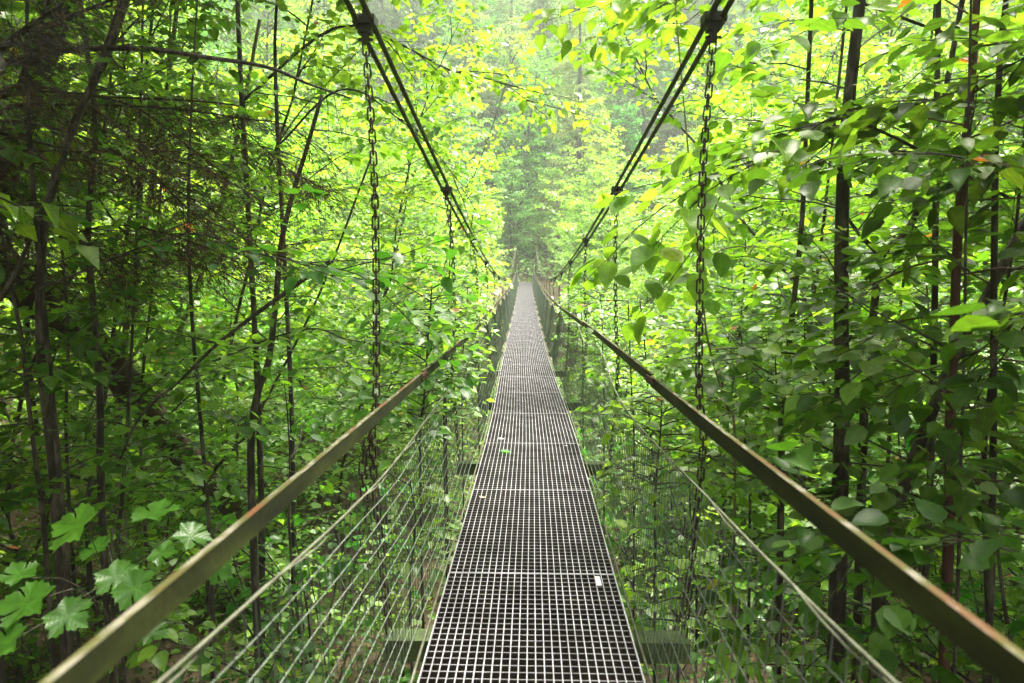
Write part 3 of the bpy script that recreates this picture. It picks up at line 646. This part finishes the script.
for j, (pp, Yj, dj, mt, lab) in enumerate([
    ([(145, 225), (133, 280), (126, 330), (122, 375), (118, 440)], 8.0, .09, 'palebark', 'pale sunlit trunk beyond the fallen log, left one'),
    ([(204, 265), (192, 300), (178, 335), (165, 368), (160, 430)], 8.5, .08, 'palebark', 'pale slanting trunk beyond the fallen log, right one'),
    ([(156, 250), (150, 310), (143, 372), (140, 430)], 7.4, .035, 'bark', 'thin dark pole between two pale trunks on the left'),
    ([(8, 270), (22, 340), (28, 400), (38, 480), (45, 540)], 4.2, .03, 'bark', 'thin dark pole at the left frame edge'),
    ([(30, 240), (0, 300), (-20, 360)], 3.6, .03, 'bark', 'thin dark stem slanting out of the left frame edge'),
    ([(62, 250), (68, 330), (66, 420), (70, 520)], 5.6, .03, 'bark', 'thin dark pole just right of the curved stem'),
    ([(130, 380), (126, 440), (122, 500), (118, 560)], 5.4, .035, 'bark', 'short dark pole left of the fallen log end'),
    ([(255, 420), (238, 445), (215, 470), (204, 500)], 7.0, .04, 'bark', 'low stem slanting left near the fallen log end'),
    ([(451, 195), (449, 300), (447, 360), (446, 430)], 5.9, .02, 'redbark', 'thin reddish stem beside the second left hanger chain'),
    ([(905, 270), (897, 330), (893, 390), (888, 460)], 5.6, .03, 'bark', 'thin dark pole behind the forked sapling'),
    ([(740, 330), (748, 390), (745, 440), (750, 500)], 4.8, .022, 'bark', 'thin dark shoot right of the right hanger chain'),
    ([(640, 300), (646, 360), (650, 430), (655, 500)], 6.2, .022, 'bark', 'thin dark shoot left of the right hanger chain')]):
    hero('thin_sapling', lab, 'tree', [pp], Yj, dj, M[mt], M['lime'] if j in (0, 1, 2, 8, 9, 10, 11) else M['dark'], .08, 9 if j != 4 else 3, .8, 50 + j, over=0 if j in (8, 10, 11) else 1)

for j, (pp, Yj, side_, lab) in enumerate([
    ([(432, 285), (428, 340), (424, 400), (420, 470)], 4.5, -1, 'young lime sapling growing over the left rail just past its first joint'),
    ([(452, 290), (450, 330), (446, 380), (444, 440)], 5.8, -1, 'young lime sapling leaning on the left rail beside the second left chain'),
    ([(468, 285), (466, 315), (463, 350), (462, 400)], 7.6, -1, 'young lime sapling crowding the left rail beside the third left chain'),
    ([(482, 280), (480, 300), (479, 330), (478, 360)], 10.2, -1, 'young lime sapling crowding the left rail a little before mid bridge'),
    ([(628, 300), (630, 350), (632, 400), (634, 450)], 6.0, 1, 'young lime sapling pressing on the right mesh beyond the second chain'),
    ([(600, 290), (602, 320), (603, 360), (604, 400)], 8.2, 1, 'young lime sapling pressing on the right mesh beyond the third chain'),
    ([(580, 285), (581, 305), (582, 335), (583, 370)], 11, 1, 'young lime sapling pressing on the right mesh a little before mid bridge'),
    ([(662, 400), (660, 440), (656, 480), (655, 530)], 4.3, 1, 'short bushy sapling below the right rail between its first two chains'),
    ([(690, 560), (685, 590), (680, 620), (678, 650)], 3.2, 1, 'low sprig of leaves beside the near cross beam end, right'),
    ([(410, 480), (415, 520), (412, 560), (410, 600)], 3.9, -1, 'short bushy sapling outside the left mesh, low beside the deck')]):
    hero('lime_sapling', lab, 'tree', [pp], Yj, .018, M['bark'], M['lime'] if j % 3 else M['pale'], .075, 38 if j < 2 else 24 if j < 8 else 12, .75 if j < 2 else .62 if j < 8 else .35, 150 + j, clear=.40 if j < 2 else .52, over=0, twig=.25, base=.3)

# dead-limbed spruce left of the frame: its bare drooping boughs cross the upper left
def dead_spruce():
    g = np.random.default_rng(77); bx, by = -6.3, 4.6; gz = float(ground_z(bx, by))
    root = empty('old_spruce', (bx, by, gz), 'old spruce at the left frame edge with long bare brown boughs', 'tree'); O = np.array([bx, by, gz])
    tr = MB(); tube(tr, walk(g, (0, 0, -.2), (0, 0, 1), 13, 10, .01), .22 * np.linspace(1, .3, 10), 10); tr.build('trunk', M['bark'], root, True)
    lines = [[(0, 63), (28, 54), (81, 49), (148, 49), (211, 58), (267, 67), (309, 84), (350, 98)], [(-40, 110), (21, 105), (95, 105), (176, 109), (246, 119), (285, 125), (327, 153)],
             [(-60, 90), (0, 49), (21, 32), (63, 3)], [(-60, 100), (20, 85), (80, 100), (150, 150), (210, 172), (270, 205)], [(-60, 130), (0, 98), (60, 92), (130, 105), (180, 140), (215, 175)],
             [(-60, 150), (0, 150), (90, 152), (150, 150), (200, 155)], [(-60, 170), (20, 165), (80, 160), (150, 180), (220, 215), (255, 250)], [(-60, 210), (30, 240), (120, 225), (200, 245), (260, 275)],
             [(-60, 60), (30, 30), (110, 0), (160, -30)], [(-60, 250), (20, 265), (90, 262), (160, 250), (230, 262)], [(-50, 120), (60, 130), (140, 165), (190, 210), (240, 236), (300, 270)],
             [(180, 100), (235, 125), (290, 170), (330, 190)], [(-60, 180), (0, 190), (60, 215), (110, 260), (140, 300)]]
    yd = [3.6, 4.2, 3.2, 4.0, 4.4, 3.8, 4.6, 4.1, 3.4, 4.6, 3.9, 4.4, 4.3]; rad = [.017, .009, .022, .010, .010, .008, .009, .008, .014, .008, .008, .006, .007]
    for k, (l, Yd, r) in enumerate(zip(lines, yd, rad)):
        b = MB(); pts = np.array([at(x, y, Yd + .25 * math.sin(i)) for i, (x, y) in enumerate(l)])
        zt = pts[0][2]; pts = np.vstack([[bx, by, zt + .15], pts]) - O; ln = smooth_line(pts, 40); tube(b, ln, np.linspace(r * 1.4, r * .25, 40), 6)
        for i in range(64 if k else 14):     # bare side twigs
            u = g.uniform(.25, .98); kk = int(u * 39); T = unit(ln[min(kk + 1, 39)] - ln[kk - 1]); s_ = unit(np.cross(T, [0, 0, 1.])) * g.choice([-1, 1])
            tw = walk(g, ln[kk], T * .8 + s_ * g.uniform(.3, 1) + np.array([0, 0, g.normal(-.35, .4)]), g.uniform(.15, .6), 6, .16, -.25)
            tube(b, tw, np.linspace(.0028, .0010, 6), 3, caps=False)
            for _ in range(7):
                q = tw[g.integers(1, 6)]; tube(b, walk(g, q, unit(tw[-1] - tw[0]) + g.normal(0, .6, 3), g.uniform(.05, .2), 3, .12, -.2), np.array([.0012, .0010, .0007]), 3, caps=False)
        b.build('bough', M['bark'] if k in (0, 2, 8) else M['dry'], root)
    nb_ = MB()   # sparse brown-green needles on the outer boughs
    for l, Yd in list(zip(lines, yd))[3:]:
        ln = smooth_line([at(x, y, Yd) for x, y in l], 30) - O; m = 800
        k = g.integers(0, 30, m); P_ = ln[k] + g.normal(0, 1, (m, 3)) * [.16, .22, .07] + [0, 0, -.08]
        put_leaves(nb_, BLADE, P_, np.c_[g.normal(.6, .5, m), g.normal(0, .6, m), g.normal(-.4, .3, m)], unit(g.normal(0, 1, (m, 3))), g.uniform(.02, .06, m), g.random(m))
    nb_.build('needles', M['dry'], root)
dead_spruce()

# fallen log on the left
g = np.random.default_rng(5)
pts = np.array([at(-15, 255, 6.6), at(40, 300, 6.9), at(100, 352, 7.4), at(172, 440, 8.2), at(232, 505, 8.8)])
ln = smooth_line(pts, 26); base_ = pts[-1].copy(); root = empty('fallen_log', tuple(base_), 'thick brown mossy fallen log leaning up to the left', 'log')
mb = MB(); a = np.arange(14) * 2 * math.pi / 14; tube(mb, ln - base_, .15 + .02 * np.sin(np.arange(26) * 1.3) + np.linspace(.05, 0, 26), 14); lg = mb.build('trunk', M['log'], root, True)
for i in range(6):
    q = ln[3 + i * 4] - base_; mb = MB(); tube(mb, walk(g, q, g.normal(0, 1, 3) + [0, -.3, .8], g.uniform(.3, .7), 5, .1), np.linspace(.022, .006, 5), 5); mb.build('branch_stub', M['log'], root)

# leafy limbs reaching over the walkway
def limb(name, label, px, Ys, r, leaf, mat, seed, twig=.4, shape=LIME, dens=1.2, back=None, droop=.2, sub=.8):
    g = np.random.default_rng(seed); pts = np.array([at(x, y, Y) for (x, y), Y in zip(px, Ys)])
    b0 = np.array(back); gz = float(ground_z(b0[0], b0[1])); O = np.array([b0[0], b0[1], gz]); root = empty(name, tuple(O), label, 'tree')
    tr = MB(); top = pts[0][2] + .5; tl = smooth_line([[0, 0, -.2], [.05, .03, (top - gz) * .4], [-.04, .05, top - gz - .3], [0.02, 0, top - gz + .8], [.1, .1, top - gz + 2.2]], 16)
    tube(tr, tl, r * 2.2 * np.linspace(1.2, .3, 16), 8)
    br = MB(); cr = MB(); start = np.array([b0[0], b0[1], pts[0][2] - .3])
    ln = smooth_line(np.vstack([start, pts]) - O, 30); spray(g, br, cr, ln, r, leaf, shape, twig, dens, start=.25, droop=droop)
    for i in range(5):
        k = 10 + i * 4; spray(g, br, cr, walk(g, ln[k], unit(ln[k + 1] - ln[k]) + g.normal(0, .45, 3), sub, 6, .12, -.2), r * .5, leaf, shape, twig * .8, dens, droop=droop)
    merge(tr, br); tr.build('trunk', M['bark'], root, True); cr.build('crown', mat, root, True)
    return root
limb('lime_tree', 'yellow green lime tree whose limb hangs over the left cables', [(330, 30), (390, 40), (450, 70), (505, 85), (548, 118)], [5.5, 5.8, 6.1, 6.4, 6.6], .014, .085, M['lime'], 61, back=(-2.6, 6.4, 0))
limb('lime_tree', 'lime tree with a yellowing limb low over the left cables', [(340, 90), (400, 120), (450, 170), (490, 235)], [6.6, 7.0, 7.4, 8.0], .013, .085, M['pale'], 62, back=(-2.7, 7.6, 0))
limb('lime_tree', 'lime tree whose bright leaf tips hang at the top of the picture, right of centre', [(760, -30), (715, -12), (670, 2), (625, 6)], [4.2, 4.3, 4.4, 4.5], .010, .11, M['lime'], 63, back=(2.6, 4.4, 0))
limb('lime_tree', 'lime tree with large leaves spreading just right of the right hanger chain', [(850, 120), (790, 150), (740, 165), (700, 178)], [3.0, 3.05, 3.1, 3.1], .008, .11, M['lime'], 64, back=(2.2, 3.2, 0), twig=.3)
limb('lime_tree', 'lime tree with sprays crossing the left hanger chain', [(180, 235), (240, 250), (300, 262), (350, 272), (385, 290)], [3.8, 3.7, 3.6, 3.5, 3.5], .008, .085, M['maple'], 65, back=(-2.8, 3.9, 0), twig=.25, dens=.7)
limb('lime_tree', 'lime tree with leaves reaching past the end of the left rail', [(300, 330), (350, 340), (395, 345), (425, 335)], [4.6, 4.6, 4.7, 4.8], .008, .09, M['lime'], 66, back=(-2.4, 4.9, 0), twig=.25, sub=.4)
limb('lime_tree', 'lime tree with low dark sprays beneath the right rail', [(1040, 560), (960, 540), (880, 545), (800, 530)], [1.9, 2.0, 2.1, 2.3], .006, .085, M['dark'], 67, back=(2.3, 2.0, 0), twig=.25, sub=.4)
limb('lime_tree', 'lime tree with low sprays beneath the right rail, nearer the deck', [(930, 500), (850, 520), (790, 560), (740, 560)], [3.0, 3.0, 3.0, 3.1], .006, .085, M['dark'], 68, back=(2.3, 3.3, 0), twig=.25, sub=.3)
limb('lime_tree', 'lime tree with big dark leaves crossing the right frame edge', [(1100, 250), (1040, 300), (980, 350), (900, 400)], [2.3, 2.3, 2.4, 2.6], .007, .10, M['dark'], 69, back=(2.6, 2.6, 0), twig=.35)
limb('lime_tree', 'lime tree with big dark leaves in the upper right corner', [(1100, 20), (1020, 60), (960, 90), (900, 110)], [2.6, 2.7, 2.8, 2.9], .007, .10, M['dark'], 70, back=(2.9, 3.0, 0), twig=.35)

# young maple in the lower left with a few big pale-shining leaves
root = empty('young_maple', tuple(at(95, 640, 2.3)), 'young maple with big lobed shiny leaves behind the left rail', 'plant'); O = np.array(root.location)
gz = float(ground_z(O[0], O[1])); root.location.z = gz; O[2] = gz
st = MB(); cr = MB(); g = np.random.default_rng(8); node = at(112, 600, 2.25)
tube(st, smooth_line(np.array([[O[0], O[1], gz - .1], (O + node) / 2 + [.03, 0, 0], node, node + [0, .02, .25]]) - O, 12), np.linspace(.009, .004, 12), 6)
for (x, y, yy, sz, az, tilt) in [(80, 525, 2.1, .17, 2.6, -.1), (150, 515, 2.3, .16, 1.6, .1), (186, 532, 2.2, .13, .3, -.35), (158, 552, 2.25, .10, .1, 0), (112, 572, 2.1, .13, -.6, -.5), (128, 585, 2.0, .13, -.3, -.3),
                                 (35, 600, 1.9, .16, 3.3, -.1), (62, 612, 1.9, .13, -.3, -.4), (20, 575, 2.0, .11, 2.2, .2), (216, 568, 2.3, .10, .2, -.6), (95, 550, 2.3, .13, 1.8, .1), (150, 630, 2.1, .10, -.2, -.3), (10, 640, 1.8, .12, 3.0, -.2)]:
    p = at(x, y, yy); d = np.array([math.cos(az) * .9, math.sin(az) * .5, tilt]); st_p = p - unit(d) * .02
    tube(st, smooth_line(np.array([node + [0, 0, g.uniform(-.1, .2)], (node + st_p) / 2 + [0, 0, .03], st_p]) - O, 6), .0018, 4, caps=False)
    put_leaves(cr, MAPLE, np.array([st_p - O]), d[None], unit(np.array([[g.normal(0, .25), -.45 + g.normal(0, .25), 1.]])), np.array([sz * .78]), np.array([g.uniform(.2, .9)]))
st.build('stem', M['bark'], root); cr.build('leaves', M['maple'], root, True)

# ------------------------------------------------------------------ haze, sky, sun
mb = MB(); box(mb, (0, 62, 31), (236, 224, 92)); hz = mb.build('haze', None) if False else None
me = bpy.data.meshes.new('haze'); x0, x1, y0, y1, z0, z1 = -125, 125, -45, 178, -12, 150
me.from_pydata([(x, y, z) for x in (x0, x1) for y in (y0, y1) for z in (z0, z1)], [], [(0, 1, 3, 2), (4, 6, 7, 5), (0, 4, 5, 1), (2, 3, 7, 6), (0, 2, 6, 4), (1, 5, 7, 3)]); me.update()
hz = bpy.data.objects.new('haze', me); C.objects.link(hz); hz['kind'] = 'stuff'; hz['label'] = 'thin pale mist filling the ravine'; hz['category'] = 'haze'
m, nt, N, L = nm('haze_air'); pv = N.new('ShaderNodeVolumePrincipled'); pv.inputs['Color'].default_value = (.93, .96, .93, 1); pv.inputs['Density'].default_value = .0012; pv.inputs['Anisotropy'].default_value = .3
o = N.new('ShaderNodeOutputMaterial'); L.new(pv.outputs[0], o.inputs['Volume']); me.materials.append(m)

SUN_EL, SUN_AZ = 67, 32      # sun high over the open ravine, ahead and to the right: leaves glow, the near bank stays in shade
w = bpy.data.worlds.new('World'); bpy.context.scene.world = w; w.use_nodes = True; nt = w.node_tree; N = nt.nodes; L = nt.links; N.clear()
sky = N.new('ShaderNodeTexSky'); sky.sky_type = 'NISHITA'; sky.sun_disc = False; sky.sun_elevation = R(SUN_EL); sky.sun_rotation = R(SUN_AZ); sky.dust_density = 3; sky.air_density = 1.2
hs = N.new('ShaderNodeHueSaturation'); hs.inputs['Saturation'].default_value = .15
bg = N.new('ShaderNodeBackground'); bg.inputs[1].default_value = .15; wo = N.new('ShaderNodeOutputWorld')
L.new(sky.outputs[0], hs.inputs['Color']); L.new(hs.outputs[0], bg.inputs[0]); L.new(bg.outputs[0], wo.inputs[0])
sl = bpy.data.lights.new('sun', 'SUN'); sl.energy = 3.2; sl.angle = R(18); sl.color = (1, .94, .82)
so = bpy.data.objects.new('sun', sl); C.objects.link(so)
e, a = R(SUN_EL), R(SUN_AZ); dv = Vector((math.sin(a) * math.cos(e), math.cos(a) * math.cos(e), math.sin(e)))
so.rotation_euler = dv.to_track_quat('Z', 'Y').to_euler(); so.location = (0, 10, 40)

sc = bpy.context.scene
sc.view_settings.view_transform = 'Standard'; sc.view_settings.look = 'None'; sc.view_settings.exposure = 2.85; sc.view_settings.gamma = 1
cy = sc.cycles; cy.max_bounces = 10; cy.diffuse_bounces = 5; cy.transmission_bounces = 8; cy.glossy_bounces = 3; cy.volume_bounces = 1; cy.transparent_max_bounces = 4
cy.use_denoising = True; cy.sample_clamp_indirect = 6
for o in sc.objects:
    if 'kind_of' in o.keys(): del o['kind_of']
for k, o in P.items():
    if k not in used: print('UNUSED', k)
print('POLYS', sum(len(o.data.polygons) for o in sc.objects if o.type == 'MESH'), len(sc.objects))
